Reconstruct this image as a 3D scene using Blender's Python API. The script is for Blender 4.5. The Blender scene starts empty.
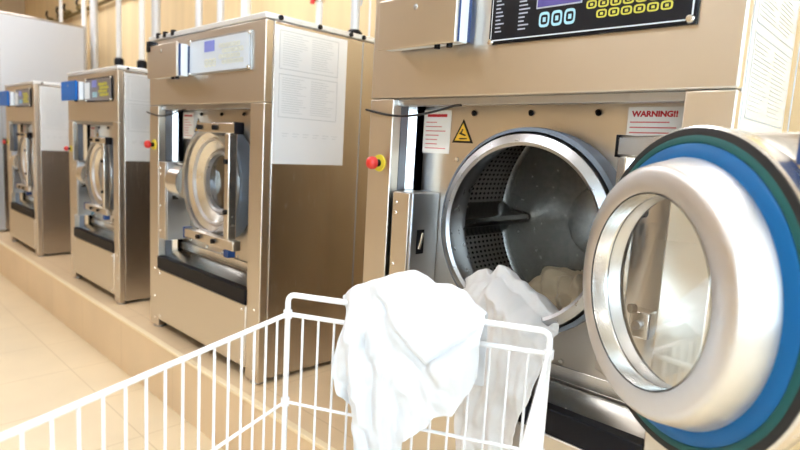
import bpy, bmesh, math, random
from mathutils import Vector, Matrix, noise
PI = math.pi
rnd = random.Random(7)
scene = bpy.context.scene
COL = scene.collection

# ------------------------------------------------------------------ helpers
def lin(c):
    return tuple(((v/255.0)/12.92 if v/255.0 <= 0.04045 else ((v/255.0+0.055)/1.055)**2.4) for v in c) + (1.0,)

class MB:
    """collects shapes into one mesh"""
    def __init__(s, T=None):
        s.bm = bmesh.new(); s.T = T
    def _v(s, p):
        p = Vector(p)
        return s.bm.verts.new(s.T(p) if s.T else p)
    def _f(s, vs, smooth=False):
        try:
            f = s.bm.faces.new(vs); f.smooth = smooth; return f
        except ValueError:
            return None
    def box(s, x0, x1, y0, y1, z0, z1):
        v = [s._v((x, y, z)) for z in (z0, z1) for y in (y0, y1) for x in (x0, x1)]
        for q in ((0,2,3,1),(4,5,7,6),(0,1,5,4),(2,6,7,3),(0,4,6,2),(1,3,7,5)):
            s._f([v[i] for i in q])
        return s
    def prism(s, pts, d):
        """closed polygon pts (3d) extruded by vector d"""
        d = Vector(d); a = [s._v(p) for p in pts]; b = [s._v(Vector(p)+d) for p in pts]
        s._f(a[::-1]); s._f(b); n = len(pts)
        for i in range(n): s._f([a[i], a[(i+1)%n], b[(i+1)%n], b[i]])
        return s
    def tube(s, pts, r, seg=10, caps=True, closed=False):
        pts = [Vector(p) for p in pts]; n = len(pts); rings = []; prev = None
        for i, p in enumerate(pts):
            if closed: t = pts[(i+1)%n]-pts[i-1]
            elif i == 0: t = pts[1]-p
            elif i == n-1: t = p-pts[-2]
            else: t = (pts[i+1]-p).normalized()+(p-pts[i-1]).normalized()
            t.normalize()
            if prev is None:
                a = Vector((0,0,1)) if abs(t.z) < .9 else Vector((1,0,0))
                nrm = t.cross(a).normalized()
            else:
                nrm = (prev - t*prev.dot(t)).normalized()
            prev = nrm; b = t.cross(nrm)
            rr = r[i] if isinstance(r, (list, tuple)) else r
            rings.append([s._v(p+(nrm*math.cos(2*PI*k/seg)+b*math.sin(2*PI*k/seg))*rr) for k in range(seg)])
        m = n if closed else n-1
        for i in range(m):
            A, B = rings[i], rings[(i+1)%n]
            for k in range(seg): s._f([A[k], A[(k+1)%seg], B[(k+1)%seg], B[k]], True)
        if caps and not closed:
            s._f(rings[0][::-1]); s._f(rings[-1])
        return s
    def lathe(s, prof, origin, axis, ref, seg=64, closed=False, sharp=()):
        """prof: list of (radius, along axis); revolve about axis through origin"""
        o = Vector(origin); ax = Vector(axis).normalized(); e = Vector(ref); e = (e-ax*e.dot(ax)).normalized(); f = ax.cross(e)
        rings = []
        for r, h in prof:
            if r < 1e-6: rings.append([s._v(o+ax*h)])
            else: rings.append([s._v(o+ax*h+(e*math.cos(2*PI*k/seg)+f*math.sin(2*PI*k/seg))*r) for k in range(seg)])
        m = len(prof) if closed else len(prof)-1
        for i in range(m):
            A, B = rings[i], rings[(i+1)%len(prof)]
            for k in range(seg):
                k2 = (k+1)%seg
                if len(A) == 1 and len(B) == 1: continue
                if len(A) == 1: s._f([A[0], B[k2], B[k]], True)
                elif len(B) == 1: s._f([A[k], A[k2], B[0]], True)
                else: s._f([A[k], A[k2], B[k2], B[k]], True)
        return s
    def cyl(s, p0, p1, r, seg=24):
        return s.tube([p0, p1], r, seg)
    def build(s, name, mat, parent=None, bevel=0, seg=2, shade=None, solid=0, sub=0):
        bmesh.ops.recalc_face_normals(s.bm, faces=s.bm.faces[:])
        me = bpy.data.meshes.new(name); s.bm.to_mesh(me); s.bm.free()
        me.materials.append(mat)
        me.set_sharp_from_angle(angle=math.radians(38))
        o = bpy.data.objects.new(name, me); COL.objects.link(o)
        if parent: o.parent = parent
        if solid:
            m = o.modifiers.new('solid', 'SOLIDIFY'); m.thickness = solid; m.offset = 0
        if bevel:
            m = o.modifiers.new('bevel', 'BEVEL'); m.width = bevel; m.segments = seg; m.limit_method = 'ANGLE'; m.angle_limit = 0.6
            m.harden_normals = False
        if sub:
            m = o.modifiers.new('sub', 'SUBSURF'); m.levels = sub; m.render_levels = sub
        return o

def thing(name, loc, label, cat, group=None):
    o = bpy.data.objects.new(name, None); COL.objects.link(o); o.location = loc
    o.empty_display_size = .05
    tag(o, label, cat, group); return o
def tag(o, label, cat, group=None):
    o['label'] = label; o['category'] = cat
    if group: o['group'] = group
    return o
def struct(o):
    o['kind'] = 'structure'; return o

# ------------------------------------------------------------------ materials
def new_mat(name):
    m = bpy.data.materials.new(name); m.use_nodes = True
    nt = m.node_tree; b = nt.nodes['Principled BSDF']; return m, nt, b
def plain(name, rgb, rough=.5, metal=0, spec=.5, bump=0, scale=200, coat=0, **k):
    m, nt, b = new_mat(name)
    b.inputs['Base Color'].default_value = lin(rgb); b.inputs['Roughness'].default_value = rough
    b.inputs['Metallic'].default_value = metal; b.inputs['Specular IOR Level'].default_value = spec
    if coat: b.inputs['Coat Weight'].default_value = coat; b.inputs['Coat Roughness'].default_value = .08
    tc = nt.nodes.new('ShaderNodeTexCoord'); nz = nt.nodes.new('ShaderNodeTexNoise'); nz.inputs['Scale'].default_value = scale
    nt.links.new(tc.outputs['Object'], nz.inputs['Vector'])
    mr = nt.nodes.new('ShaderNodeMapRange'); mr.inputs['To Min'].default_value = max(0, rough-.04); mr.inputs['To Max'].default_value = min(1, rough+.04)
    nt.links.new(nz.outputs['Fac'], mr.inputs['Value']); nt.links.new(mr.outputs['Result'], b.inputs['Roughness'])
    if bump:
        bp = nt.nodes.new('ShaderNodeBump'); bp.inputs['Strength'].default_value = bump; bp.inputs['Distance'].default_value = .002
        nt.links.new(nz.outputs['Fac'], bp.inputs['Height']); nt.links.new(bp.outputs['Normal'], b.inputs['Normal'])
    return m
def steel(name, rgb, rough, stretch=(160, 160, 1.5), var=.035, warp=.0, aniso=0):
    """brushed stainless steel: fine streaks in the roughness, slight waviness of the sheet"""
    m, nt, b = new_mat(name)
    b.inputs['Metallic'].default_value = 1; b.inputs['Base Color'].default_value = lin(rgb)
    if aniso:
        tg = nt.nodes.new('ShaderNodeTangent'); tg.direction_type = 'RADIAL'; tg.axis = 'Z'
        nt.links.new(tg.outputs[0], b.inputs['Tangent']); b.inputs['Anisotropic'].default_value = aniso; b.inputs['Anisotropic Rotation'].default_value = .25
    tc = nt.nodes.new('ShaderNodeTexCoord'); mp = nt.nodes.new('ShaderNodeMapping'); mp.inputs['Scale'].default_value = stretch
    nz = nt.nodes.new('ShaderNodeTexNoise'); nz.inputs['Scale'].default_value = 6; nz.inputs['Detail'].default_value = 6
    nt.links.new(tc.outputs['Object'], mp.inputs['Vector']); nt.links.new(mp.outputs['Vector'], nz.inputs['Vector'])
    mr = nt.nodes.new('ShaderNodeMapRange'); mr.inputs['From Min'].default_value = .3; mr.inputs['From Max'].default_value = .7
    mr.inputs['To Min'].default_value = max(.02, rough-var); mr.inputs['To Max'].default_value = rough+var
    nt.links.new(nz.outputs['Fac'], mr.inputs['Value']); nt.links.new(mr.outputs['Result'], b.inputs['Roughness'])
    bp = nt.nodes.new('ShaderNodeBump'); bp.inputs['Strength'].default_value = .012; bp.inputs['Distance'].default_value = .0005
    nt.links.new(nz.outputs['Fac'], bp.inputs['Height'])
    if warp:
        n2 = nt.nodes.new('ShaderNodeTexNoise'); n2.inputs['Scale'].default_value = 2.5
        nt.links.new(tc.outputs['Object'], n2.inputs['Vector'])
        b2 = nt.nodes.new('ShaderNodeBump'); b2.inputs['Strength'].default_value = warp; b2.inputs['Distance'].default_value = .02
        nt.links.new(n2.outputs['Fac'], b2.inputs['Height']); nt.links.new(bp.outputs['Normal'], b2.inputs['Normal'])
        nt.links.new(b2.outputs['Normal'], b.inputs['Normal'])
    else:
        nt.links.new(bp.outputs['Normal'], b.inputs['Normal'])
    return m
M = {}
M['steel'] = steel('steel_front', (216, 209, 199), .32, aniso=.7)
M['steel_side'] = steel('steel_side', (196, 190, 184), .24, warp=.06, aniso=.8)
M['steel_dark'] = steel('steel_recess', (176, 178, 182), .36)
M['steel_bright'] = steel('steel_bright', (226, 224, 220), .24, stretch=(8, 8, 8))
M['steel_matt'] = steel('steel_matt', (222, 220, 220), .42, stretch=(10, 10, 10), var=.05)
M['black'] = plain('black_plastic', (14, 15, 22), .5, spec=.2)
M['black_rubber'] = plain('black_rubber', (20, 20, 22), .6)
M['grey_rubber'] = plain('grey_rubber', (106, 116, 130), .5)
M['blue_seal'] = plain('blue_silicone', (0, 92, 152), .45, spec=.3)
M['green_seal'] = plain('green_rubber', (24, 84, 84), .5, spec=.3)
M['blue_plastic'] = plain('blue_plastic', (0, 104, 196), .4, spec=.3)
M['blue_cap'] = plain('dark_blue_plastic', (26, 62, 120), .4)
M['red'] = plain('red_plastic', (214, 44, 38), .35, coat=.3)
M['yellow'] = plain('yellow_plastic', (226, 205, 60), .45)
M['white_paint'] = plain('white_coated_wire', (240, 241, 244), .35)
M['white_plate'] = plain('white_plate', (226, 234, 242), .4)
M['white_pipe'] = plain('white_pipe', (228, 228, 226), .45)
M['grey_pipe'] = plain('grey_pipe', (206, 208, 210), .4, metal=.2)
M['film'] = plain('white_film', (232, 237, 243), .2, spec=.6, coat=.5, metal=.25)
M['lid'] = plain('lid_steel', (226, 228, 231), .4, metal=.45)
M['steel_ring'] = steel('steel_ring', (168, 168, 170), .3, stretch=(8, 8, 8))
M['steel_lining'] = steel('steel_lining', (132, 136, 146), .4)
M['pale_side'] = plain('pale_blue_side', (206, 212, 222), .3, metal=.45)  # upper cabinet side: one even pale blue, partly metallic
M['paper'] = plain('sign_white', (238, 234, 228), .5)
M['print_grey'] = plain('print_grey', (158, 166, 174), .6)
M['print_red'] = plain('print_red', (196, 40, 48), .5)
M['print_black'] = plain('print_black', (20, 18, 16), .5)
M['print_pink'] = plain('print_pale_red', (214, 120, 118), .5)
M['sign_yellow'] = plain('sign_yellow', (240, 190, 60), .5)
M['panel_black'] = plain('panel_black', (15, 17, 26), .45, spec=.3)
M['panel_glare'] = plain('panel_glare', (208, 220, 236), .3, coat=.4)  # black panel face with window glare painted into its colour
M['panel_grey'] = plain('panel_grey', (118, 116, 126), .3, coat=.3)
M['screen'] = plain('screen_violet', (92, 84, 150), .25)
M['screen_blue'] = plain('screen_blue', (128, 140, 220), .3)
M['key_blue'] = plain('key_blue', (168, 214, 232), .4)
M['key_yellow'] = plain('key_yellow', (206, 200, 84), .4)
M['key_glare'] = plain('key_glare', (220, 224, 214), .4)  # keys washed out by the same painted glare
M['text_pale'] = plain('text_pale', (176, 180, 196), .5)
M['olive'] = plain('olive_brass', (122, 104, 58), .5, metal=.3)
M['teal'] = plain('teal_hose', (40, 110, 130), .4)
M['sash'] = plain('white_sash', (236, 236, 234), .4)

def tile_mat(name, rgb, joint, size, rough=.3, gap=.006):
    m, nt, b = new_mat(name)
    tc = nt.nodes.new('ShaderNodeTexCoord'); br = nt.nodes.new('ShaderNodeTexBrick')
    br.offset = 0; br.inputs['Scale'].default_value = 1; br.inputs['Mortar Size'].default_value = gap/2; br.inputs['Mortar Smooth'].default_value = .3
    br.inputs['Brick Width'].default_value = size; br.inputs['Row Height'].default_value = size
    nz = nt.nodes.new('ShaderNodeTexNoise'); nz.inputs['Scale'].default_value = 4; nz.inputs['Detail'].default_value = 5
    nt.links.new(tc.outputs['Object'], nz.inputs['Vector'])
    cr = nt.nodes.new('ShaderNodeMixRGB'); c = lin(rgb); cr.inputs[1].default_value = tuple(v*.9 for v in c[:3])+(1,); cr.inputs[2].default_value = tuple(min(1, v*1.08) for v in c[:3])+(1,)
    nt.links.new(nz.outputs['Fac'], cr.inputs[0])
    nt.links.new(tc.outputs['Object'], br.inputs['Vector'])
    nt.links.new(cr.outputs[0], br.inputs['Color1']); nt.links.new(cr.outputs[0], br.inputs['Color2']); br.inputs['Mortar'].default_value = lin(joint)
    nt.links.new(br.outputs['Color'], b.inputs['Base Color']); b.inputs['Roughness'].default_value = rough
    return m
M['floor'] = tile_mat('floor_tile', (234, 216, 184), (214, 194, 160), .45, .28)
M['plinth'] = tile_mat('plinth_tile', (226, 200, 164), (210, 184, 148), .6, .4)
M['nosing'] = plain('nosing', (244, 226, 192), .4)
def wall_mat(name, rgb, streak=.06):
    m, nt, b = new_mat(name)
    tc = nt.nodes.new('ShaderNodeTexCoord'); mp = nt.nodes.new('ShaderNodeMapping'); mp.inputs['Scale'].default_value = (5, 5, .25)
    nz = nt.nodes.new('ShaderNodeTexNoise'); nz.inputs['Scale'].default_value = 2; nz.inputs['Detail'].default_value = 4
    nt.links.new(tc.outputs['Object'], mp.inputs['Vector']); nt.links.new(mp.outputs['Vector'], nz.inputs['Vector'])
    cr = nt.nodes.new('ShaderNodeMixRGB'); c = lin(rgb); cr.inputs[1].default_value = tuple(v*(1-streak*3) for v in c[:3])+(1,); cr.inputs[2].default_value = tuple(min(1, v*(1+streak*2)) for v in c[:3])+(1,)
    nt.links.new(nz.outputs['Fac'], cr.inputs[0]); nt.links.new(cr.outputs[0], b.inputs['Base Color']); b.inputs['Roughness'].default_value = .7
    return m
M['wall'] = wall_mat('tan_wall', (238, 212, 166))
M['wall_pale'] = wall_mat('cream_wall', (214, 192, 160), .03)
M['ceiling'] = wall_mat('white_ceiling', (240, 238, 234), .01)
def cloth_mat(name, rgb, trans=.25):
    m, nt, b = new_mat(name)
    b.inputs['Base Color'].default_value = lin(rgb); b.inputs['Roughness'].default_value = .9; b.inputs['Specular IOR Level'].default_value = .15
    b.inputs['Sheen Weight'].default_value = .15
    tc = nt.nodes.new('ShaderNodeTexCoord'); nz = nt.nodes.new('ShaderNodeTexNoise'); nz.inputs['Scale'].default_value = 55; nz.inputs['Detail'].default_value = 5
    nt.links.new(tc.outputs['Object'], nz.inputs['Vector'])
    bp = nt.nodes.new('ShaderNodeBump'); bp.inputs['Strength'].default_value = .25; bp.inputs['Distance'].default_value = .004
    nt.links.new(nz.outputs['Fac'], bp.inputs['Height']); nt.links.new(bp.outputs['Normal'], b.inputs['Normal'])
    tr = nt.nodes.new('ShaderNodeBsdfTranslucent'); tr.inputs['Color'].default_value = lin(rgb)
    mx = nt.nodes.new('ShaderNodeMixShader'); mx.inputs[0].default_value = trans
    nt.links.new(b.outputs[0], mx.inputs[1]); nt.links.new(tr.outputs[0], mx.inputs[2])
    nt.links.new(mx.outputs[0], nt.nodes['Material Output'].inputs['Surface'])
    return m
M['cloth'] = cloth_mat('white_terry', (236, 239, 244), .12)
M['sheet'] = cloth_mat('white_sheet', (248, 247, 247), .4)
M['laundry'] = cloth_mat('beige_laundry', (190, 172, 144), .1)  # even beige, darker than the sheet
def glass_mat(name, ior=1.45):
    m, nt, b = new_mat(name)
    b.inputs['Base Color'].default_value = (.96, .98, .98, 1); b.inputs['Roughness'].default_value = .0
    b.inputs['Transmission Weight'].default_value = 1; b.inputs['IOR'].default_value = ior
    return m
M['glass'] = glass_mat('window_glass')
M['door_glass'] = glass_mat('door_glass', 1.8)
def lamp_mat(name, rgb, e):
    m, nt, b = new_mat(name)
    b.inputs['Base Color'].default_value = (.9, .9, .9, 1); b.inputs['Emission Color'].default_value = lin(rgb); b.inputs['Emission Strength'].default_value = e
    return m
def drum_mat():
    """dark steel sheet punched with a grid of small holes, laid out on the drum's own UVs (metres)"""
    m, nt, b = new_mat('perforated_drum')
    b.inputs['Metallic'].default_value = 1
    uv = nt.nodes.new('ShaderNodeUVMap'); mp = nt.nodes.new('ShaderNodeMapping'); mp.inputs['Scale'].default_value = (62, 44, 62)
    nt.links.new(uv.outputs[0], mp.inputs['Vector'])
    fr = nt.nodes.new('ShaderNodeVectorMath'); fr.operation = 'FRACTION'; nt.links.new(mp.outputs[0], fr.inputs[0])
    ds = nt.nodes.new('ShaderNodeVectorMath'); ds.operation = 'DISTANCE'; ds.inputs[1].default_value = (.5, .5, 0); nt.links.new(fr.outputs[0], ds.inputs[0])
    lt = nt.nodes.new('ShaderNodeMath'); lt.operation = 'LESS_THAN'; lt.inputs[1].default_value = .27; nt.links.new(ds.outputs['Value'], lt.inputs[0])
    mix = nt.nodes.new('ShaderNodeMixRGB'); mix.inputs[1].default_value = lin((186, 184, 182)); mix.inputs[2].default_value = lin((40, 40, 42))
    nt.links.new(lt.outputs[0], mix.inputs[0]); nt.links.new(mix.outputs[0], b.inputs['Base Color']); b.inputs['Roughness'].default_value = .3
    return m
M['drum'] = drum_mat()
M['drum_back'] = steel('drum_back', (150, 146, 140), .24, stretch=(10, 10, 10))

# ------------------------------------------------------------------ world, camera
w = bpy.data.worlds.new('world'); scene.world = w; w.use_nodes = True
nt = w.node_tree; bg = nt.nodes['Background']
bg.inputs['Color'].default_value = (.68, .85, 1, 1); bg.inputs['Strength'].default_value = 7

CAMZ = 1.225
cam = bpy.data.cameras.new('camera'); co = bpy.data.objects.new('camera', cam); COL.objects.link(co)
R = Matrix(((0.7186, 0.6932, 0.0557), (-0.1310, 0.0563, 0.9898), (-0.6830, 0.7186, -0.1312)))
mat = Matrix.Identity(4)
for i in range(3):
    mat[i][0] = R[0][i]; mat[i][1] = R[1][i]; mat[i][2] = -R[2][i]
mat.translation = (0, 0, CAMZ)
co.matrix_world = mat
cam.sensor_width = 36; cam.lens = 570.0/800*36; cam.clip_start = .02
cam.dof.use_dof = True; cam.dof.focus_distance = 1.35; cam.dof.aperture_fstop = 3.2
scene.camera = co

# ------------------------------------------------------------------ the room
YF = 1.179          # plane of the machine fronts
PZ = .275           # plinth top
XL, XR, YN, YB, ZC = -9.5, 3.6, -2.8, 2.235, 3.2
struct(MB().box(XL, XR, YN, YB, -.1, 0).build('floor', M['floor']))
struct(MB().box(XL, XR, YN, YB, ZC, ZC+.1).build('ceiling', M['ceiling']))
gx0, gx1, gz0, gz1 = .5, 2.9, 1.0, 2.75
b = MB()
b.box(XL-.1, XR+.1, YB, YB+.1, -.1, gz0); b.box(XL-.1, XR+.1, YB, YB+.1, gz1, ZC+.1)
b.box(XL-.1, gx0, YB, YB+.1, gz0, gz1); b.box(gx1, XR+.1, YB, YB+.1, gz0, gz1)
struct(b.build('wall_back', M['wall']))
b = MB(); t = .05
b.box(gx0, gx1, YB+.02, YB+.08, gz0, gz0+t); b.box(gx0, gx1, YB+.02, YB+.08, gz1-t, gz1)
for i in range(3):
    x = gx0+(gx1-gx0-t)*i/2; b.box(x, x+t, YB+.02, YB+.08, gz0+t, gz1-t)
win = struct(b.build('added_window_3', M['sash'], bevel=.004))  # unseen window added to throw blue-white light on the side film
for i in range(2):
    x = gx0+(gx1-gx0-t)*i/2
    MB().box(x+t, x+(gx1-gx0-t)/2, YB+.047, YB+.053, gz0+t, gz1-t).build('pane', M['glass'], win)
fx0, fx1, fz0, fz1 = .1, 3.1, .75, 2.85
b = MB()
b.box(XL-.1, XR+.1, YN-.1, YN, -.1, fz0); b.box(XL-.1, XR+.1, YN-.1, YN, fz1, ZC+.1)
b.box(XL-.1, fx0, YN-.1, YN, fz0, fz1); b.box(fx1, XR+.1, YN-.1, YN, fz0, fz1)
struct(b.build('wall_front', M['wall_pale']))
b = MB(); t = .05
b.box(fx0, fx1, YN-.08, YN-.02, fz0, fz0+t); b.box(fx0, fx1, YN-.08, YN-.02, fz1-t, fz1)
for i in range(4):
    x = fx0+(fx1-fx0-t)*i/3; b.box(x, x+t, YN-.08, YN-.02, fz0+t, fz1-t)
win = struct(b.build('added_window_2', M['sash'], bevel=.004))  # unseen window added to bring daylight onto the open door bowl
for i in range(3):
    x = fx0+(fx1-fx0-t)*i/3
    MB().box(x+t, x+(fx1-fx0-t)/3, YN-.053, YN-.047, fz0+t, fz1-t).build('pane', M['glass'], win)
struct(MB().box(XL-.1, XL, YN, YB, -.1, ZC+.1).build('wall_left', M['wall_pale']))
# right wall with a wide window opening
wy0, wy1, wz0, wz1 = -2.2, 1.3, .75, 2.85
b = MB()
b.box(XR, XR+.1, YN, YB, -.1, wz0); b.box(XR, XR+.1, YN, YB, wz1, ZC+.1)
b.box(XR, XR+.1, YN, wy0, wz0, wz1); b.box(XR, XR+.1, wy1, YB, wz0, wz1)
struct(b.build('wall_right', M['wall_pale']))
b = MB(); t = .05
b.box(XR+.02, XR+.08, wy0, wy1, wz0, wz0+t); b.box(XR+.02, XR+.08, wy0, wy1, wz1-t, wz1)
for i in range(4):
    y = wy0+(wy1-wy0-t)*i/3; b.box(XR+.02, XR+.08, y, y+t, wz0+t, wz1-t)
win = struct(b.build('window_1', M['sash'], bevel=.004))
for i in range(3):
    y = wy0+(wy1-wy0-t)*i/3
    MB().box(XR+.047, XR+.053, y+t, y+(wy1-wy0-t)/3, wz0+t, wz1-t).build('pane', M['glass'], win)
# plinth the machines stand on
PY = 1.153*.95
struct(MB().box(XL, XR, PY, YB, 0, PZ).build('trim_1', M['plinth']))
struct(MB().box(XL, XR, PY-.006, PY+.02, PZ-.012, PZ+.002).build('trim_2', M['nosing'], bevel=.003))
# ceiling luminaires; the row over the machines is added to light the gaps
lampm = lamp_mat('lamp_diffuser', (252, 251, 255), 8.5)
for i, (x, y, nm) in enumerate(((-7.2, -.2, 'leftmost, over the far end of the aisle'), (-4.2, -.2, 'over the aisle beside the small machines'),
                                (-1.4, -.4, 'over the laundry cart'), (1.6, -.4, 'rightmost, beyond the open door'),
                                (-6.2, 1.45, 'added above the tall steel cabinet to light the gaps'), (-3.3, 1.45, 'added above the gap beside the glare-panelled machine to light it'), (-.4, 1.45, 'added straight above the open-door machine to light the gaps'))):
    lm = thing('ceiling_light', (x, y, ZC), 'white rectangular ceiling luminaire '+nm, 'ceiling light', 'ceiling luminaires')
    MB().box(-.75, .75, -.3, .3, -.07, 0).build('housing', M['sash'], lm, bevel=.006)
    MB().box(-.7, .7, -.26, .26, -.078, -.07).build('diffuser', lampm, lm)

# ------------------------------------------------------------------ washing machines
def text_mesh(body, size, mat_, parent, name, M4):
    cu = bpy.data.curves.new(name, 'FONT'); cu.body = body; cu.size = size; cu.extrude = .0004; cu.align_x = 'CENTER'; cu.offset = size*.045
    to = bpy.data.objects.new(name, cu); COL.objects.link(to)
    dg = bpy.context.evaluated_depsgraph_get()
    me = bpy.data.meshes.new_from_object(to.evaluated_get(dg)); bpy.data.objects.remove(to)
    me.transform(M4); me.materials.clear(); me.materials.append(mat_)
    o = bpy.data.objects.new(name, me); COL.objects.link(o); o.parent = parent
    return o
ROTX = Matrix.Rotation(PI/2, 4, 'X')     # lays text on a plane facing -Y

CX, CZ = .5225, .764                     # porthole centre, design coordinates
def plate_with_hole(mb, x0, x1, z0, z1, y, cx, cz, r, depth, T, seg=64):
    """rectangular sheet with a round hole (r in real metres)"""
    bm = mb.bm; c = T(Vector((cx, y, cz))); a = T(Vector((x0, y, z0))); d = T(Vector((x1, y, z1)))
    inner, outer = [], []
    for k in range(seg):
        t = 2*PI*(k+.5)/seg; dx, dz = math.cos(t), math.sin(t)
        inner.append(bm.verts.new((c.x+r*dx, c.y, c.z+r*dz)))
        s = min(((d.x-c.x)/dx if dx > 0 else (a.x-c.x)/dx), ((d.z-c.z)/dz if dz > 0 else (a.z-c.z)/dz))
        outer.append((c.x+s*dx, c.z+s*dz))
    corners = [(a.x, a.z), (d.x, a.z), (d.x, d.z), (a.x, d.z)]
    for cx_, cz_ in corners:            # snap nearest perimeter point to each corner
        i = min(range(seg), key=lambda i: (outer[i][0]-cx_)**2+(outer[i][1]-cz_)**2); outer[i] = (cx_, cz_)
    ov = [bm.verts.new((p[0], c.y, p[1])) for p in outer]
    faces = [mb._f([inner[k], inner[(k+1)%seg], ov[(k+1)%seg], ov[k]]) for k in range(seg)]
    ret = bmesh.ops.extrude_face_region(bm, geom=faces)
    vs = [g for g in ret['geom'] if isinstance(g, bmesh.types.BMVert)]
    bmesh.ops.translate(bm, verts=vs, vec=(0, depth, 0))

def washing_machine(x0, W, kz, k, depth, label, open_door=False, panel='black', boxcol='steel', boxx=(.088, .36), boxz=(1.216, 1.345), film_y=(.040, .385), cable=True):
    kx = W/.971
    T = lambda p: Vector((p[0]*kx, p[1]*k, p[2]*kz))
    root = thing('washing_machine', (x0, YF, PZ), label, 'washing machine', 'row of stainless steel washing machines')
    def P(): return MB(T)
    w = .971; D = depth/k
    # shell
    sp = P().box(w-.016, w, .037, D, .02, 1.39).build('side_panel', M['steel_side'], root, bevel=.003)
    MB(T).box(w-.001, w+.0012, .47, .476, .03, 1.385).build('seam', M['steel_dark'], sp)
    P().box(0, .016, .037, D, .02, 1.39).build('side_panel', M['steel_side'], root, bevel=.003)
    P().box(.016, w-.016, D-.015, D, .02, 1.39).build('back_panel', M['steel_side'], root)
    lid = P().box(-.002, w+.003, -.004, D+.002, 1.392, 1.414).build('top_cover', M['lid'], root, bevel=.004)
    for sx in ((.10, .17, .25) if boxcol == 'steel' else ()): MB(T).box(sx-.012, sx+.012, -.008, .006, 1.398, 1.422).build('clip', M['black'], lid)
    for sy in (.06, .24, .40, .47): MB(T).cyl((w+.003, sy, 1.403), (w+.009, sy, 1.403), .0095*k, 12).build('bolt', M['black'], lid)
    P().box(0, w, 0, .035, 1.094, 1.39).build('header_panel', M['steel'], root, bevel=.004)
    P().box(.09, w-.09, .02, .05, 1.074, 1.094).build('header_lip', M['steel_dark'], root, bevel=.002)
    for xa, xb in ((0, .095), (w-.09, w)):
        cp = P().box(xa, xb, 0, .035, .012, 1.092).build('corner_post', M['steel'], root, bevel=.003)
        for sz in (.05, .16, .30): MB(T).lathe([(0, -.003), (.004*k, -.003), (.006*k, 0)], ((xa+xb)/2+.01, 0, sz), (0, 1, 0), (1, 0, 0), 12).build('screw', M['steel_bright'], cp)
    low = P().box(.095, w-.09, -.004, .03, .05, .305).build('lower_panel', M['steel'], root, bevel=.004)
    for sx, sz in ((.12, .07), (w-.115, .07), (.12, .285), (w-.115, .285)):
        MB(T).lathe([(0, -.0035), (.005*k, -.003), (.007*k, 0)], (sx, -.004, sz), (0, 1, 0), (1, 0, 0), 12).build('screw', M['steel_bright'], low)
    P().box(.095, w-.09, -.006, .03, .307, .369).build('bumper_strip', M['black'], root, bevel=.003)
    for fx in (.05, w-.045):
        for fy in (.03, D-.06):
            MB(T).lathe([(.03, .0), (.03, .012), (.014, .02), (.014, .05)], (fx, fy, 0), (0, 0, 1), (1, 0, 0), 20).build('foot', M['steel_dark'], root)
    P().box(.02, w-.02, .05, D-.02, .03, .05).build('base_frame', M['black'], root)
    # recess: sloping tray, side linings, front panel with the porthole
    P().prism([(.095, .03, .362), (.095, .125, .398), (.095, .125, .36), (.095, .03, .33)], (w-.185, 0, 0)).build('drip_tray', M['steel_bright'], root)
    P().box(.098, w-.095, .106, .112, .398, .436).build('tray_upstand', M['steel_bright'], root, bevel=.002)
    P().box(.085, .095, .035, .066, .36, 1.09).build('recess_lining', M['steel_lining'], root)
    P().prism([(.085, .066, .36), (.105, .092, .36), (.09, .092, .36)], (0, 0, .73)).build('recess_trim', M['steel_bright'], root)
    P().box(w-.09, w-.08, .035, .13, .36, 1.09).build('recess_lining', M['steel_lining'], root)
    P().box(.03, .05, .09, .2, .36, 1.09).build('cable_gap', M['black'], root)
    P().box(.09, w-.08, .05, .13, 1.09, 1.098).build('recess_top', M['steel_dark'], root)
    mb = MB(); plate_with_hole(mb, .118, w-.08, .38, 1.09, .114, CX, CZ, .245*k, .003, T)
    fp = mb.build('front_panel', M['steel'], root)
    for sx in (.297, .477, .656):
        MB(T).cyl((sx, .1135, 1.063), (sx+.006, .106, 1.058), .0065*k, 10).build('screw', M['black'], fp)
    for sx, sz in ((.20, .455), (.36, .447), (.501, .447), (.625, .414+.03), (.75, .45), (.25, .93)):
        MB(T).lathe([(0, -.006), (.006*k, -.005), (.008*k, 0)], (sx, .114, sz), (0, 1, 0), (1, 0, 0), 12).build('screw', M['steel_bright'], fp)
    hk = MB(T); hk.box(.548, .552, .110, .114, .452, .474); hk.box(.548, .560, .110, .114, .472, .476); hk.build('slot', M['black'], fp)
    c = T(Vector((CX, 0, CZ)))
    # porthole ring
    pr = MB().lathe([(.246*k, .118), (.246*k, .045*k), (.240*k, .026*k), (.220*k, .016*k), (.212*k, .022*k), (.214*k, .05*k), (.232*k, .10*k), (.232*k, .118*k)], c, (0, 1, 0), (1, 0, 0), 96).build('porthole_ring', M['steel_ring'], root)
    MB().lathe([(.246*k, .113*k), (.2545*k, .108*k), (.258*k, .06*k), (.2565*k, .040*k), (.247*k, .034*k)], c, (0, 1, 0), (1, 0, 0), 96).build('rim_gasket', M['grey_rubber'], pr)
    # drum
    if open_door:
        rd, y0, y1 = .36, .135, .50
        seg = 128; bm = bmesh.new(); uvl = bm.loops.layers.uv.new('UVMap'); rows = []
        ys = [y0, y0+.02, y0+.10, y0+.2, y0+.3, y1]
        for y in ys: rows.append([bm.verts.new((c.x+rd*math.cos(2*PI*q/seg), y, c.z+rd*math.sin(2*PI*q/seg))) for q in range(seg)])
        for a in range(len(ys)-1):
            for q in range(seg):
                f = bm.faces.new([rows[a][q], rows[a+1][q], rows[a+1][(q+1)%seg], rows[a][(q+1)%seg]]); f.smooth = True
                for l, (qq, yy) in zip(f.loops, ((q, ys[a]), (q, ys[a+1]), (q+1, ys[a+1]), (q+1, ys[a]))): l[uvl].uv = (qq*2*PI*rd/seg, yy)
        me = bpy.data.meshes.new('drum'); bm.to_mesh(me); bm.free(); me.materials.append(M['drum'])
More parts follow.
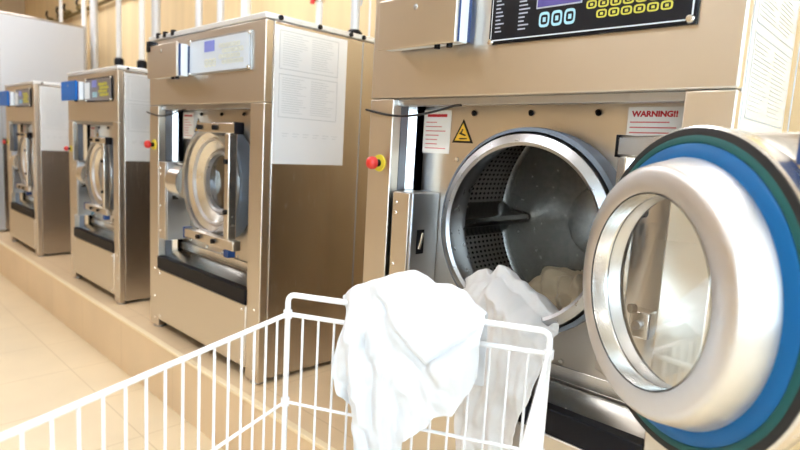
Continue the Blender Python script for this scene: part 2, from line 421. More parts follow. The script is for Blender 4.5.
        dr = bpy.data.objects.new('drum', me); COL.objects.link(dr); dr.parent = root
        MB().lathe([(.36, .495), (.34, .505), (.12, .515), (.11, .50), (0, .50)], (c.x, 0, c.z), (0, 1, 0), (1, 0, 0), 96).build('drum_back', M['drum_back'], dr)
        MB().lathe([(.232, .112), (.25, .122), (.30, .128), (.36, .137)], (c.x, 0, c.z), (0, 1, 0), (1, 0, 0), 96).build('drum_front', M['drum_back'], dr)
        for ang in (184, 304, 64):
            a = math.radians(ang); er = Vector((math.cos(a), 0, math.sin(a))); et = Vector((-math.sin(a), 0, math.cos(a)))
            prof = [(-.06, .362), (-.026, .325), (-.019, .275), (-.012, .259), (0, .254), (.012, .259), (.019, .275), (.026, .325), (.06, .362)]
            mb = MB(); o3 = Vector((c.x, 0, c.z))
            pts = [o3+et*u+er*v for u, v in prof]
            A = [mb._v(p+Vector((0, .142, 0))) for p in pts]; B = [mb._v(p+Vector((0, .495, 0))) for p in pts]
            for q in range(len(pts)-1): mb._f([A[q], A[q+1], B[q+1], B[q]], True)
            mb._f(A)
            mb.build('lifter', M['drum_back'], dr)
    # door
    if open_door:
        ce = Vector((-.305, 1.01, 0))*.95; o = Vector((ce.x-x0, ce.y-YF, (-.21+1)*.95)); th = math.radians(144)
        e1 = Vector((.809, -.588, 0)); nn = Vector((-.588, -.809, 0))
    else:
        o = c.copy(); e1 = Vector((-1, 0, 0)); nn = Vector((0, 1, 0)); o.y = .028*k
    kk = k
    def L(prof): return MB().lathe([(r*kk, s*kk) for r, s in prof], o, nn, e1, 96)
    U = lambda a, s, z: o+(e1*a+nn*s+Vector((0, 0, z)))*kk
    def bar(a0, a1, s0, s1, z0, z1):
        mb = MB(); v = [mb._v(U(a, s, z)) for z in (z0, z1) for s in (s0, s1) for a in (a0, a1)]
        for q in ((0,2,3,1),(4,5,7,6),(0,1,5,4),(2,6,7,3),(0,4,6,2),(1,3,7,5)): mb._f([v[i] for i in q])
        return mb
    # outer shell: rim and the cone that leads down to the glass
    prof = [(.155, -.004), (.165, -.012), (.205, -.034), (.236, -.046), (.252, -.044), (.261, -.030), (.262, -.002), (.2575, .0), (.2575, -.004), (.16, -.002)]
    if not open_door:
        prof = [(.122, .070), (.130, .062), (.18, .032), (.222, .004), (.229, .0), (.238, .0), (.243, .006), (.243, .02), (.2, .03), (.122, .076)]
    door = L(prof).build('door', M['steel_bright'], root)
    if open_door:
        L([(.2575, -.004), (.2585, .003), (.2475, .0045), (.2445, .0)]).build('door_gasket', M['black_rubber'], door)
        L([(.247, -.002), (.247, .004), (.243, .0065), (.236, .0065), (.2325, .003), (.2325, -.002)]).build('inner_seal', M['green_seal'], door)
        L([(.2345, -.002), (.2345, .006), (.231, .009), (.216, .012), (.212, .012), (.212, -.002)]).build('lip_seal', M['blue_seal'], door)
        bowl = L([(.2115, .0), (.2125, .012), (.2085, .024), (.2075, .030), (.2015, .050), (.1995, .0555), (.196, .0600), (.1915, .0625), (.187, .0635), (.1575, .0657), (.1552, .0645), (.1545, .062), (.1535, .030), (.151, .012), (.150, .006), (.20, .0)])
        bo = bowl.build('door_bowl', M['steel_matt'], door)
        L([(.1542, .064), (.1535, .062), (.1520, .040), (.1500, .037)]).build('glass_retainer', M['steel_bright'], door)
        L([(.1548, .0660), (.1538, .0660), (.1530, .064)]).build('hole_edge', M['black_rubber'], door)
    if open_door: L([(.0, .036), (.1505, .036), (.1515, .034), (.1515, .031), (.1505, .029), (.0, .029)]).build('door_glass', M['door_glass'], door)
    if not open_door:
        L([(.0, .076), (.122, .076), (.122, .069), (.0, .069)]).build('door_glass', M['door_glass'], door)
        L([(.118, .070), (.122, .050), (.130, .044), (.138, .048), (.138, .058)]).build('glass_ring', M['steel_ring'], door)
        L([(.178, .034), (.181, .020), (.186, .018), (.189, .026)]).build('dish_bead', M['steel_matt'], door)
    # hinge bracket
    s0, s1 = (-.085, -.046) if open_door else (-.052, -.016)
    a1 = .14 if open_door else .0
    hb = bar(-.30, a1, s0, s1, .212, .252)  .build('hinge_bracket', M['steel_bright'], door, bevel=.003)
    bar(-.30, .115, s0, s1, -.252, -.212).build('hinge_arm', M['steel'], hb, bevel=.003)
    bar(*((-.297, -.264) if open_door else (-.262, -.228)), s0-.002, s1, -.212, .212).build('hinge_post', M['steel_bright'], hb, bevel=.004)
    bar(-.304, -.300, s0-.003, s1+.003, .209, .255).build('end_cap', M['black'], hb, bevel=.001)
    if open_door: bar(.14, .20, s0-.004, s1+.004, .208, .256).build('end_cap', M['blue_cap'], hb, bevel=.004)
    else: bar(-.262, -.228, s0, s1, -.285, -.253).build('end_cap', M['blue_cap'], hb, bevel=.003)
    bar(.113, .125, s0-.002, s1+.002, -.256, -.208).build('end_cap', M['blue_cap'], hb, bevel=.002)
    for a, z in ((-.15, .232), (-.02, .232), (-.15, -.232), (-.02, -.232), (-.247, .10), (-.247, -.10)):
        MB().cyl(U(a, s0, z), U(a, s0-.012, z), .010*kk, 12).build('bolt', M['black'], hb)
    # hinge blocks on the machine, right of the porthole
    for hz in (.165, -.165):
        q = T(Vector((.826, .114, CZ+hz))); mb = MB(); mb.box(q.x-.025*k, q.x+.02*k, q.y-.045, q.y, q.z-.03*k, q.z+.03*k)
        hbk = mb.build('hinge_block', M['steel_bright'], root, bevel=.004)
        MB().cyl(q+Vector((-.005, -.045, 0)), q+Vector((-.005, -.056, 0)), .010*k, 12).build('bolt', M['steel_dark'], hbk)
    # lock box left of the porthole
    z1 = .832
    lb = P().box(.120, .195, -.004, .114, .46, z1).build('lock_box', M['steel_dark'], root, bevel=.004)
    P().box(.121, .185, -.008, -.004, .462, z1-.003).build('lock_cover', M['steel'], lb, bevel=.002)
    for sz in (.80, .77, .62, .50): MB(T).lathe([(0, -.004), (.004, -.003), (.006, 0)], (.135, -.008, sz), (0, 1, 0), (1, 0, 0), 10).build('screw', M['steel_bright'], lb)
    sl = P().box(.1945, .1965, .022, .052, .655, .725).build('lock_slot', M['black'], lb)
    MB(T).tube([(.198, .03, .67), (.199, .036, .69), (.198, .044, .715)], .004*k, 8).build('lock_tongue', M['steel_bright'], lb)
    if not open_door:
        q = T(Vector((.25, .03, .74)))
        MB().cyl(T(Vector((.20, .072, .745))), T(Vector((.305, .072, .745))), .088*k, 40).build('lock_housing', M['steel_bright'], door)
        MB(T).tube([(.13, .06, .62), (.15, .07, .5), (.2, .09, .47), (.24, .10, .5)], .006*k, 8).build('drain_hose', M['teal'], root)
    # signs on the recessed panel
    sg = P().box(.116, .218, .1125, .1138, .945, 1.069).build('warning_sign', M['paper'], root)
    mb = P()
    mb.box(.130, .204, .1118, .1126, 1.050, 1.058); hd = mb
    hd.build('sign_heading', M['print_red'], sg)
    mb = P()
    for q in range(7):
        z = 1.036-q*.0125; mb.box(.126, .126+[.04, .06, .075, .05, .045, .045, .078][q], .1118, .1126, z-.0028, z)
    mb.build('sign_text', M['print_pink'], sg)
    if open_door or True:
        tri = P().prism([(.2275, .1125, .978), (.3015, .1125, .978), (.2645, .1125, 1.044)], (0, .0012, 0)).build('hazard_sign', M['print_black'], root)
        P().prism([(.237, .1118, .984), (.292, .1118, .984), (.2645, .1118, 1.0325)], (0, .0008, 0)).build('hazard_field', M['sign_yellow'], tri)
        mb = P()
        mb.prism([(.256, .111, 1.004), (.262, .111, 1.017), (.266, .111, 1.016), (.261, .111, 1.004)], (0, .0008, 0))
        mb.prism([(.252, .111, 1.003), (.274, .111, .997), (.277, .111, 1.000), (.256, .111, 1.008)], (0, .0008, 0))
        mb.box(.254, .280, .111, .1118, .988, .9915)
        mb.build('hazard_symbol', M['print_black'], tri)
    sg = P().box(.729, .855, .1125, .1138, .925, 1.073).build('warning_sign', M['paper'], root)
    q = T(Vector((.787, .1122, 1.052)))
    text_mesh('WARNING!!', .0168*k, M['print_red'], sg, 'sign_heading', Matrix.Translation(q) @ ROTX @ Matrix.Diagonal((1.08, 1, 1, 1)))
    mb = P()
    for q in range(8):
        z = 1.041-q*.0115; mb.box(.735, .735+[.085, .10, .09, .055, .095, .07, .1, .06][q], .1118, .1126, z-.003, z)
    mb.build('sign_text', M['print_pink'], sg)
    # control panel
    px0, px1, pz0, pz1 = .417, .889, 1.214, 1.358
    pm = {'black': 'panel_black', 'pale': 'panel_glare', 'grey': 'panel_grey'}[panel]  # 'pale' paints window glare over the black panel
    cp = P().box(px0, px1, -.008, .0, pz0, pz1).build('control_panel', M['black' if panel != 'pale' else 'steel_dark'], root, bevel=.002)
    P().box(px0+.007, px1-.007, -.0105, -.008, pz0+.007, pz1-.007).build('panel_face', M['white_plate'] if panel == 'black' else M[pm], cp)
    if panel == 'black':
        P().box(px0+.0095, px1-.0095, -.0112, -.0100, pz0+.0095, pz1-.0095).build('panel_membrane', M['panel_black'], cp)
    for bx, bz in ((px0+.006, pz0+.006), (px1-.012, pz0+.010), (px0+.006, pz1-.006), (px1-.008, pz1-.008)):
        MB(T).lathe([(0, -.006), (.006*k, -.005), (.0085*k, 0)], (bx, -.009, bz), (0, 1, 0), (1, 0, 0), 14).build('bolt', M['steel_bright'], cp)
    yf = -.0112
    if panel == 'black':
        P().box(.546, .656, yf-.0012, yf, 1.281, 1.345).build('screen_frame', M['text_pale'], cp)
        P().box(.549, .653, yf-.002, yf-.001, 1.284, 1.342).build('screen', M['screen'], cp)
    else:
        P().box(.552, .63, yf-.002, yf, 1.30, 1.343).build('screen', M['screen_blue'], cp)
    def ring_key(x, z, wx, wz, mat_, fill, name):
        mb = MB(); q = T(Vector((x, yf, z))); n = 20
        def loop(sx, sz, y):
            out = []
            for i in range(n):
                t = 2*PI*i/n; cs, sn = math.cos(t), math.sin(t)
                out.append(mb._v((q.x+sx*math.copysign(abs(cs)**.55, cs), y, q.z+sz*math.copysign(abs(sn)**.55, sn))))
            return out
        a = loop(wx, wz, q.y); b_ = loop(wx, wz, q.y-.0015); c_ = loop(wx*.72, wz*.66, q.y-.0015); d_ = loop(wx*.72, wz*.66, q.y)
        for A, B in ((a, b_), (b_, c_), (c_, d_)):
            for i in range(n): mb._f([A[i], A[(i+1)%n], B[(i+1)%n], B[i]])
        kb = mb.build(name, mat_, cp)
        mb = MB(); mb.box(q.x-wx*.28, q.x+wx*.28, q.y-.0008, q.y, q.z-wz*.3, q.z+wz*.3); mb.build('key_mark', fill, kb)
    kb_, ky_ = (M['key_blue'], M['key_yellow']) if panel != 'pale' else (M['key_glare'], M['key_glare'])
    for x in (.568, .599, .630): ring_key(x, 1.256, .0128*kx, .0165*kz, kb_, kb_, 'function_button')
    for r in range(4):
        for q in range(6):
            ring_key(.702+.0262*q-(.024 if r % 2 else 0), 1.2535+.021*r, .0112*kx, .0085*kz, ky_, ky_, 'keypad_button')
    mb = P()
    for cx_ in (.436, .478, .500):
        for q in range(12):
            z = 1.240+q*.0088
            if cx_ == .478: continue
            mb.box(cx_, cx_+rnd.uniform(.012, .03), yf-.0006, yf, z, z+.003)
    if panel == 'black': mb.build('panel_legend', M['text_pale'], cp)
    else: mb.bm.free()
    # box fixed to the front, upper left
    bx0, bx1 = boxx; bz0, bz1 = boxz
    fm = {'steel': M['steel'], 'blue': M['blue_plastic']}[boxcol]
    tb = P().box(bx0+.006, bx1-.002, -.047, -.016, bz0+.004, bz1-.006).build('terminal_box', M['white_plate'], root, bevel=.002)
    P().box(bx0+.006, bx1-.003, -.057, -.047, bz0+.005, bz1-.006).build('box_gasket', M['blue_cap'], tb)
    P().box(bx0, bx1, -.068, -.057, bz0, bz1).build('box_cover', fm, tb, bevel=.003)
    P().box(bx0+.02, bx1-.006, -.016, 0, bz0+.01, bz1-.01).build('box_mount', M['blue_cap'], tb)
    for sx in (.03, .07): MB(T).cyl((bx1-sx, -.05, bz0+.004), (bx1-sx, -.05, bz0-.008), .008*k, 10).build('cable_gland', M['black'], tb)
    MB(T).lathe([(0, -.003), (.006, -.002), (.008, 0)], ((bx0+bx1)/2, -.068, bz1-.03), (0, 1, 0), (1, 0, 0), 12).build('screw', M['steel_dark'], tb)
    if panel == 'pale':
        P().box(bx0+.0, bx0+.035, -.072, -.03, bz1-.025, bz1+.022).build('clamp', M['black'], tb, bevel=.003)
    if boxcol == 'blue':
        P().box(bx1, bx1+.10, -.014, -.0, bz0+.01, bz1-.012).build('side_plate', M['white_plate'], tb, bevel=.002)
    # emergency stop
    es = MB(T).lathe([(0, -.004), (.024*k, -.004), (.025*k, 0)], (.050, 0, .907), (0, 1, 0), (1, 0, 0), 28).build('emergency_stop', M['yellow'], root)
    MB(T).lathe([(0, -.024), (.011*k, -.024), (.011*k, -.004)], (.050, 0, .907), (0, 1, 0), (1, 0, 0), 20).build('stop_stem', M['black'], es)
    MB(T).lathe([(0, -.046), (.010*k, -.045), (.0165*k, -.040), (.019*k, -.033), (.0185*k, -.024), (0, -.022)], (.050, 0, .907), (0, 1, 0), (1, 0, 0), 28).build('stop_button', M['red'], es)
    if cable:
        pts = []
        for q in range(17):
            s = q/16; x = -.01+.335*s; pts.append((x, -.009+.03*s*s, 1.062-.024*math.sin(PI*min(1, s*1.05))+.012*s))
        MB(T).tube(pts, .0032, 8).build('cable', M['black_rubber'], root)
    # printed protective film on the visible side
    f = P().box(w+.0002, w+.0018, film_y[0], film_y[1], .87, 1.378).build('instruction_film', M['film'], root)
    f0, f1 = film_y[0]+.02, film_y[1]-.045
    if open_door: f1 = film_y[1]-.01
    mb = P(); t = .0016; xa, xb = w+.0017, w+.0024
    for za, zb in ((1.222, 1.362), (1.045, 1.205)):
        mb.box(xa, xb, f0, f1, za, za+t*1.6); mb.box(xa, xb, f0, f1, zb-t*1.6, zb); mb.box(xa, xb, f0, f0+t, za, zb); mb.box(xa, xb, f1-t, f1, za, zb)
    mb.build('print_frame', M['print_grey'], f)
    for za, zb in ((1.235, 1.35), (1.058, 1.192)):
        z = zb; mb = P()
        while z > za:
            for ya, yb in ((f0+.015, (f0+f1)/2-.008), ((f0+f1)/2+.008, f1-.015)):
                mb.box(xa, xb, ya, ya+(yb-ya)*rnd.uniform(.6, 1), z-.0016, z)
            z -= .0085
        mb.build('print_lines', M['print_grey'], f)
    mb = P()
    for q in range(6):
        y = f0+.02+q*.048; mb.box(xa, xb, y, y+.03, .985, .9866); mb.box(xa, xb, y, y+.022, .975, .9766)
    mb.build('print_icons', M['print_grey'], f)
    return root

S = .95
washing_machine(-1.335*S, .971, 1, 1, .80, 'big stainless washing machine with its round door open and white laundry spilling out', open_door=True, film_y=(.040, .40))
washing_machine(-2.99*S, 1.0, 1, 1, .80, 'closed stainless washing machine with window glare painted on its control panel, second from the right', panel='pale', boxx=(.132, .420), boxz=(1.205, 1.348))
washing_machine(-4.29*S, .831, .925, .86, .80, 'smaller stainless washing machine with a blue box, left of the glare-panelled machine', panel='grey', boxcol='blue', boxx=(.085, .40), boxz=(1.222, 1.345), film_y=(.042, .60), cable=False)
washing_machine(-5.98*S, .845, .915, .87, .80, 'furthest small stainless washing machine, against the tall plain steel cabinet', panel='grey', boxcol='blue', boxx=(.085, .40), boxz=(1.222, 1.345), film_y=(.042, .60), cable=False)

# tall plain cabinet machine at the far end
cab = thing('steel_cabinet', (-6.5*S-1.05, YF, PZ), 'tall plain stainless steel cabinet at the far left end of the row', 'cabinet')
H = 1.955
MB().box(.003, 1.047, .004, .765, .02, H-.02).build('cabinet_body', M['steel_side'], cab, bevel=.004)
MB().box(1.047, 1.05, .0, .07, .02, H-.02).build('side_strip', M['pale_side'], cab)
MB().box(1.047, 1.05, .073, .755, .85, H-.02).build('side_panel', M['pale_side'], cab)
MB().box(1.047, 1.05, .073, .755, .02, .847).build('side_panel', M['steel_side'], cab)
MB().box(0, 1.05, -.004, .77, H-.02, H).build('top_cover', M['steel_side'], cab, bevel=.004)
MB().box(1.044, 1.056, .752, .772, .02, H-.005).build('corner_strip', M['steel_dark'], cab, bevel=.002)
dp = MB().box(.06, .99, -.012, .004, .35, 1.6).build('loading_door', M['steel'], cab, bevel=.004)
MB().tube([(.92, -.012, .8), (.92, -.05, .82), (.92, -.05, 1.08), (.92, -.012, 1.1)], .009).build('door_handle', M['steel_bright'], dp)
for fx in (.08, .97):
    for fy in (.06, .70): MB().lathe([(.03, 0), (.03, .012), (.014, .02), (.014, .03)], (fx, fy, 0), (0, 0, 1), (1, 0, 0), 20).build('foot', M['steel_dark'], cab)

# ------------------------------------------------------------------ pipes
def pipe(x, y, z0, r, mat_, label, valve=None, coupling=None):
    root = thing('water_pipe', (x, y, z0), label, 'pipe', 'pipes rising along the back wall')
    MB().cyl((0, 0, 0), (0, 0, ZC-z0), r, 20).build('tube', mat_, root)
    for zc in (ZC-.3,): MB().box(-.02, .02, -.012, YB-y, zc, zc+.02).build('wall_clip', M['steel_dark'], root)
    if coupling:
        ca, cb = coupling; MB().lathe([(r*.9, ca), (r*1.7, ca), (r*1.7, cb-.012), (r*1.2, cb), (r*.9, cb)], (0, 0, -z0), (0, 0, 1), (1, 0, 0), 20).build('coupling', M['black'], root)
    if valve:
        vb = MB().lathe([(r*.9, valve-.035), (r*1.6, valve-.03), (r*1.6, valve+.03), (r*.9, valve+.035)], (0, 0, -z0), (0, 0, 1), (1, 0, 0), 20).build('valve_body', M['steel_bright'], root)
        mb = MB(); mb.cyl((0, 0, valve-z0), (-.01, -.03, valve-z0), .008, 10); mb.tube([(-.008, -.035, valve-z0+.075), (-.012, -.038, valve-z0+.03), (-.010, -.034, valve-z0), (-.012, -.038, valve-z0-.045)], [.010, .012, .010, .012], 10)
        mb.build('valve_lever', M['red'], vb)
    return root
zt = PZ+1.414
pipe(-2.60*S, 2.0*S, zt, .018, M['white_pipe'], 'white pipe with red valve lever above the glare-panelled machine, left one', valve=zt+.30, coupling=(zt, zt+.11))
pipe(-2.30*S, 2.0*S, zt, .022, M['grey_pipe'], 'grey pipe with red valve lever just left of the open-door machine', valve=zt+.32, coupling=(zt, zt+.10))
hp = MB().tube([(-2.26*S, 2.0*S, zt+.21), (-2.24*S, 1.99*S, zt+.245), (-2.20*S, 1.98*S, zt+.25), (-2.17*S, 1.98*S, zt+.225), (-2.165*S, 1.98*S, zt)], .005).build('hose', M['grey_pipe'])
tag(hp, 'thin grey hose looping over beside the right red-levered pipe', 'hose')
zt4 = PZ+1.414*.915
pipe(-5.44*S, 1.99*S, zt4, .022, M['white_pipe'], 'white pipe ending in a black coupling, left one behind the blue-boxed small machine', coupling=(PZ+(1+.60)*S, PZ+(1+.665)*S))
pipe(-4.97*S, 2.0*S, PZ+.002, .022, M['white_pipe'], 'white pipe ending in a black coupling, right one behind the blue-boxed small machine', coupling=(PZ+(1+.55)*S, PZ+(1+.615)*S))
for xm, r, mt, lab in ((-7.35, .018, 'white_pipe', 'thin white pipe above the tall steel cabinet'),
                       (-6.60, .024, 'white_pipe', 'white pipe just right of the tall steel cabinet, nearest to it'),
                       (-6.31, .036, 'grey_pipe', 'thick grey pipe, second to the right of the tall steel cabinet'),
                       (-4.87, .036, 'grey_pipe', 'thick grey pipe behind the upper left corner of the glare-panelled machine'),
                       (-4.13, .026, 'grey_pipe', 'grey pipe above the middle of the glare-panelled machine, leftmost of three'),
                       (-3.81, .026, 'grey_pipe', 'grey pipe above the glare-panelled machine, middle of three'),
                       (-3.48, .034, 'white_pipe', 'wider pale pipe above the glare-panelled machine, rightmost of three')):
    pipe(xm, 2.1*S+.08, PZ+.002, r, M[mt], lab)
wp = thing('wall_pipe', (-7.6, 2.19, 2.50), 'horizontal pipe with dark olive valves above the tall steel cabinet', 'pipe')
MB().cyl((-1.2, 0, 0), (2.6, 0, .05), .018, 14).build('tube', M['olive'], wp)
for xo in (-.55, -.15, .12, .55, .95):
    v = MB().lathe([(.012, -.06), (.03, -.05), (.04, 0), (.03, .05), (.012, .06)], (xo, -.01, .05+xo*.013), (1, 0, 0), (0, 0, 1), 14).build('valve', M['olive'], wp)
    MB().tube([(xo, -.02, .05), (xo, -.05, .10), (xo+.07, -.06, .13)], .012, 8).build('valve_handle', M['black_rubber'], v)
for xo in (-.9, 1.9): MB().box(xo-.02, xo+.02, 0, YB-2.19, -.03, .06).build('wall_clip', M['steel_dark'], wp)

# ------------------------------------------------------------------ wire laundry cart
A = Vector((-.9783, .6976, 0)); B = Vector((-.4937, .9395, 0))
u = (B-A).normalized(); wv = Vector((.4465, -.8948, 0))       # wv: towards the front end of the cart
ZR = CAMZ-.361; LW = (B-A).length
dL = Vector((.363, -.932, 0)).normalized(); dR = Vector((.42, -.907, 0)).normalized(); LL = .80
Cc, Dd = B+dR*LL, A+dL*LL
ZB = ZR-.46; ZM = ZR-.197
cart = thing('laundry_cart', ((A+B+Cc+Dd)/4).to_tuple(), 'white wire laundry cart in the foreground with a towel over its back rail', 'laundry cart')
off = -cart.location
def q3(p, z): v = Vector(p)+off; v.z = z; return v
cor = [A, B, Cc, Dd]
def bend(pts, r=.02, n=5):
    out = [pts[0]]
    for i in range(1, len(pts)-1):
        p, a, b_ = pts[i], (pts[i-1]-pts[i]).normalized(), (pts[i+1]-pts[i]).normalized()
        P0, P1 = p+a*r, p+b_*r
        for k in range(n+1):
            t = k/n; out.append(P0.lerp(p, t).lerp(p.lerp(P1, t), t))
    out.append(pts[-1]); return out
def closed_bend(pts, r):
    n = len(pts); out = []
    for i in range(n):
        p, a, b_ = pts[i], (pts[i-1]-pts[i]).normalized(), (pts[(i+1)%n]-pts[i]).normalized()
        for k in range(6):
            t = k/5; out.append((p+a*r).lerp(p, t).lerp(p.lerp(p+b_*r, t), t))
    return out
WM = M['white_paint']
MB().tube(closed_bend([q3(c, ZR) for c in cor], .006), .0052, 10, closed=True).build('top_rim', WM, cart)
MB().tube(closed_bend([q3(c, ZM) for c in cor], .006), .0036, 8, closed=True).build('middle_rail', WM, cart)
MB().tube(closed_bend([q3(c, ZB) for c in cor], .006), .005, 8, closed=True).build('bottom_rim', WM, cart)
hr = MB().tube(bend([q3(A, ZB-.02), q3(A, ZR+.043), q3(B, ZR+.043), q3(B, ZB-.02)], .018, 6), .0062, 12).build('push_handle', WM, cart)
mb = MB().tube(bend([q3(Cc, ZB-.02), q3(Cc, ZR+.002)], .018), .006, 12); mb.build('corner_post', WM, cart)
mb = MB().tube(bend([q3(Dd, ZB-.02), q3(Dd, ZR+.002)], .018), .006, 12); mb.build('corner_post', WM, cart)
for (p0, p1, n) in ((A, B, 15), (B, Cc, 21), (Cc, Dd, 15), (Dd, A, 21)):
    mb = MB(); o_ = Vector(((p1-p0).y, -(p1-p0).x, 0)).normalized()*.0055
    for i in range(1, n):
        p = p0.lerp(p1, i/n); mb.tube([q3(p, ZR+.001), q3(p, ZB)], .0027, 8)
    mb.build('wire_panel', WM, cart)
mb = MB()
for i in range(1, 12): mb.tube([q3(A.lerp(B, i/12), ZB), q3(Dd.lerp(Cc, i/12), ZB)], .0027, 6)
for i in range(1, 6): mb.tube([q3(A.lerp(Dd, i/6), ZB-.004), q3(B.lerp(Cc, i/6), ZB-.004)], .0027, 6)
mb.build('bottom_grid', WM, cart)
for c in cor:
    for z in (ZR, ZM): MB().cyl(q3(c, z-.009), q3(c, z+.009), .0095, 12).build('corner_clip', WM, cart)
ctr = (A+B+Cc+Dd)/4
for c in cor:
    g = MB().tube([q3(c, ZB), q3(c, .10)], .009, 12).build('leg', WM, cart)
    cs = MB(); p = q3(c, .045); cs.cyl(p-wv*.0+u*-.012, p+u*.012, .045, 24); cs.build('caster', M['grey_rubber'], g)
    cs = MB(); cs.cyl(q3(c, .04)+u*-.018, q3(c, .04)+u*-.014, .012); cs.cyl(q3(c, .04)+u*.014, q3(c, .04)+u*.018, .012); 
    cs.tube([q3(c, .04)+u*-.016, q3(c, .105)+u*-.016, q3(c, .105)+u*.016, q3(c, .04)+u*.016], .004, 6); cs.build('caster_fork', M['grey_pipe'], g)

# ------------------------------------------------------------------ laundry
def smooth(a, b, x):
    t = max(0, min(1, (x-a)/(b-a))); return t*t*(3-2*t)
def interp(tab, x):
    if x <= tab[0][0]: return tab[0][1]
    for (a, p), (b_, q) in zip(tab, tab[1:]):
        if x <= b_:
            t = (x-a)/(b_-a); t = t*t*(3-2*t)*.5+t*.5; return p+(q-p)*t
    return tab[-1][1]
def crease(x, c, wd):            # soft ridge of height 1 at c
    return math.exp(-((x-c)/wd)**2)

# towel over the push handle.  (a = along the rail, z = above the rim, d = towards the camera)
NU, NV = 90, 130
topz = [(.12, .062), (.150, .088), (.19, .104), (.24, .124), (.27, .130), (.293, .123), (.317, .111), (.345, .113), (.375, .103), (.40, .080), (.425, .066)]
hem = [(0, -.36), (.36, -.36), (.42, -.235), (.45, -.20), (.52, -.185), (.65, -.164), (.72, -.138), (.86, -.124), (.95, -.080), (1, -.045)]
left = [(-.4, .178), (-.247, .180), (-.184, .170), (-.146, .150), (-.110, .130), (-.091, .124), (-.033, .129), (.02, .135), (.05, .133), (.066, .124), (.085, .142), (.14, .16)]
right = [(-.4, .418), (-.04, .418), (.01, .418), (.05, .421), (.08, .410), (.14, .38)]
mb = MB(); grid = []
for j in range(NV+1):
    t = j/NV; row = []
    for i in range(NU+1):
        s = i/NU
        a0 = .120+(.423-.120)*s
        zt_, zh = interp(topz, a0), interp(hem, s)
        tf = .34                           # portion of the cloth that hangs behind the rail
        if t < tf:                          # back side rises from below the rail
            q = t/tf; z = zt_-(1-q)**1.4*(zt_+.10); d = -.030-.028*math.sin(PI*min(1, q))*1.0+.026*q
            d = -.045*(1-q**4)-.004
            a = a0*.97+.01
        else:
            q = (t-tf)/(1-tf); z = zt_+(zh-zt_)*q
            d = .012+.040*smooth(0, .22, q)-.012*smooth(.25, .9, q)
            lo, hi = interp(left, z), interp(right, z)
            a = lo+(hi-lo)*s
            sm = smooth(0, .08, q); a = a0*(1-sm)+a*sm
        # folds
        g = smooth(tf-.05, tf+.2, t); 
        if t >= tf:
            # broad diagonal crease running from the upper left to the V
            line = .215+(.326-.215)*max(0, min(1.3, (.085-z)/.125))
            f = .020*smooth(-.03, .0, a-line)*smooth(.13, .02, a-line)*smooth(-.11, -.02, z)
            f -= .017*crease(a-line, -.006, .009)*smooth(-.09, -.02, z)*smooth(.10, .07, z)
            # V fold on the right
            l2 = .322+(.41-.322)*max(0, min(1, (z+.04)/.075))
            f += .012*smooth(.012, -.02, (z+.04)-(a-.322)*.85)*smooth(.30, .34, a)
            f -= .011*crease((z+.035)-(a-.322)*.85, .0, .010)*smooth(.315, .33, a)
            # vertical folds on the left
            wob = .006*math.sin(z*23+1)+.004*math.sin(z*51)
            f += g*(.011*math.sin((a+wob+.10*z)*118+.7)*smooth(.30, .20, a)+.005*math.sin((a-wob)*210+2)*smooth(.28, .18, a))
            f += g*.007*math.sin((a+wob*1.5)*75-1.4)*smooth(-.06, -.14, z)
            d += f
            e = min(s, 1-s); d -= .022*(1-smooth(0, .10, e))
        rg = 1-abs(noise.noise(Vector((a*13+z*5, z*9-a*4, 7.7))))*2
        n3 = noise.noise(Vector((a*14, z*14, 3.1)))*.010+noise.noise(Vector((a*34, z*30, 9.4)))*.006+.008*max(0, rg)**3+noise.noise(Vector((a*75, z*60, 1.4)))*.0022
        d += n3*(.4+.6*g); z += noise.noise(Vector((a*20, t*9, 5)))*.003
        p = A+u*a+wv*d; row.append(mb._v((p.x, p.y, ZR+z-.006)))
    grid.append(row)
for j in range(NV):
    for i in range(NU): mb._f([grid[j][i], grid[j][i+1], grid[j+1][i+1], grid[j+1][i]], True)
tw = mb.build('towel', M['cloth'], solid=.005, sub=1)
tag(tw, 'rumpled white towel hanging over the back handle of the wire cart', 'towel')

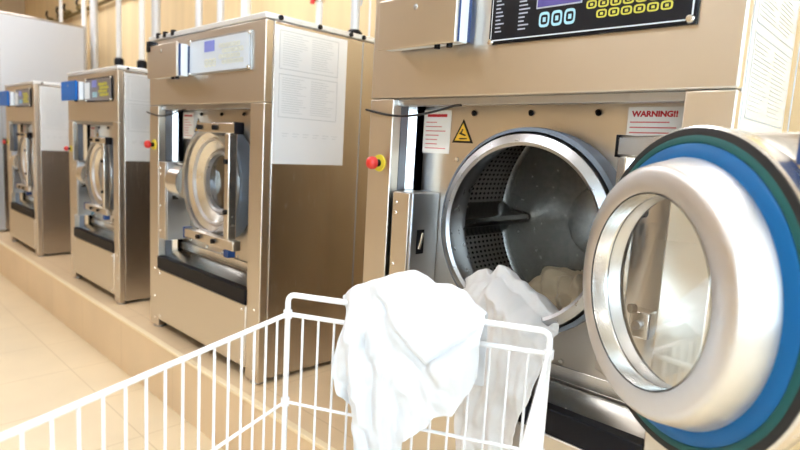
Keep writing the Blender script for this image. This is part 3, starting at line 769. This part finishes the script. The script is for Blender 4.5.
# sheet spilling out of the drum over the porthole lip
X0 = -1.335*S
top2 = [(.34, .57), (.385, .592), (.42, .624), (.435, .630), (.452, .614), (.475, .640), (.497, .634), (.53, .612), (.565, .595), (.60, .575), (.63, .555), (.66, .535)]
mb = MB(); grid = []; NU, NV = 80, 120
rt = [(.10, .52), (.20, .59), (.26, .603), (.34, .618), (.41, .642), (.49, .655), (.55, .648), (.62, .635)]
lf = [(.10, .44), (.18, .443), (.30, .425), (.45, .40), (.55, .385), (.62, .375)]
for j in range(NV+1):
    t = j/NV; row = []
    for i in range(NU+1):
        s = i/NU; x = .37+(.655-.37)*s; zt_ = interp(top2, x)
        if t < .30:
            q = t/.30; y = .17-.145*q; z = .50+(zt_-.47)*(1-(1-q)**2.2)
            z -= .05*(1-q)*0
        elif t < .42:
            q = (t-.30)/.12; y = .025-.055*q; z = zt_-.035*q*q
        else:
            q = (t-.42)/.58; z = (zt_-.035)+(.16-.05*math.sin(s*PI)-(zt_-.035))*q; y = -.03-.028*smooth(0, .3, q)+.01*q
            lo, hi = interp(lf, z), interp(rt, z); m_ = smooth(0, .15, q)
            x = x*(1-m_)+(lo+(hi-lo)*s)*m_
        wob = .01*math.sin(z*13)+.006*math.sin(t*19+2)
        wob += .035*noise.noise(Vector((x*7, t*5, 2.2)))
        fa = .005*math.sin((x+wob)*95+1)+.003*math.sin((x-wob)*172+.4)+.012*noise.noise(Vector((x*18+z*4, z*6, 8.1)))
        am = smooth(.05, .3, t)
        y -= fa*am*(.5 if t < .42 else 1.1)
        z += (.004*math.sin((x+wob)*95+1)*smooth(.1, .25, t)*smooth(.6, .35, t))
        n3 = noise.noise(Vector((x*16, z*16, t*6)))*.012+noise.noise(Vector((x*40, z*36, t*14)))*.004
        y -= n3
        row.append(mb._v((X0+x, YF+y, PZ+z)))
    grid.append(row)
for j in range(NV):
    for i in range(NU): mb._f([grid[j][i], grid[j][i+1], grid[j+1][i+1], grid[j+1][i]], True)
sh = mb.build('bed_sheet', M['sheet'], solid=.003, sub=1)
tag(sh, 'thin white sheet spilling out of the open drum behind the cart', 'bed sheet')

# crumpled heap inside the drum
mb = MB(); nU, nV = 120, 60; rows = []
cx_, cy_, cz_ = .555, .335, .496
for j in range(nV+1):
    th = PI*j/nV; row = []
    for i in range(nU):
        ph = 2*PI*i/nU
        dx, dy, dz = math.sin(th)*math.cos(ph), math.sin(th)*math.sin(ph), math.cos(th)
        fold = .017*math.sin(ph*15+3*math.sin(th*3)+1.2*dz)*math.sin(th)**.8+.012*noise.noise(Vector((dx*3, dy*3, dz*3)))*2+.006*math.sin(ph*23+th*7)*math.sin(th)
        r = 1
        px, py, pz = .175*dx, .115*dy, .135*dz
        n_ = Vector((dx, dy, dz))
        p = Vector((cx_+px, cy_+py, cz_+pz))+n_*fold
        # keep it inside the drum
        ax = Vector((p.x-CX, 0, p.z-CZ)); 
        if ax.length > .352: ax = ax.normalized()*.352; p.x, p.z = CX+ax.x, CZ+ax.z
        row.append(p)
    rows.append(row)
vv = [[mb._v((X0+p.x, YF+p.y, PZ+p.z)) for p in r] for r in rows[1:-1]]
tp = mb._v((X0+cx_, YF+cy_, PZ+cz_+.135)); bt = mb._v((X0+rows[-1][0].x, YF+rows[-1][0].y, PZ+rows[-1][0].z))
for a in range(len(vv)-1):
    for i in range(nU): mb._f([vv[a][i], vv[a+1][i], vv[a+1][(i+1)%nU], vv[a][(i+1)%nU]], True)
for i in range(nU):
    mb._f([tp, vv[0][i], vv[0][(i+1)%nU]], True); mb._f([bt, vv[-1][(i+1)%nU], vv[-1][i]], True)
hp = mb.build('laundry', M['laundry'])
tag(hp, 'crumpled beige-white laundry heaped inside the open drum', 'laundry')

# ------------------------------------------------------------------ view
vs = scene.view_settings
scene.display_settings.display_device = 'sRGB'
vs.view_transform = 'Standard'; vs.look = 'None'; vs.gamma = 1; vs.use_curve_mapping = False
vs.exposure = .36
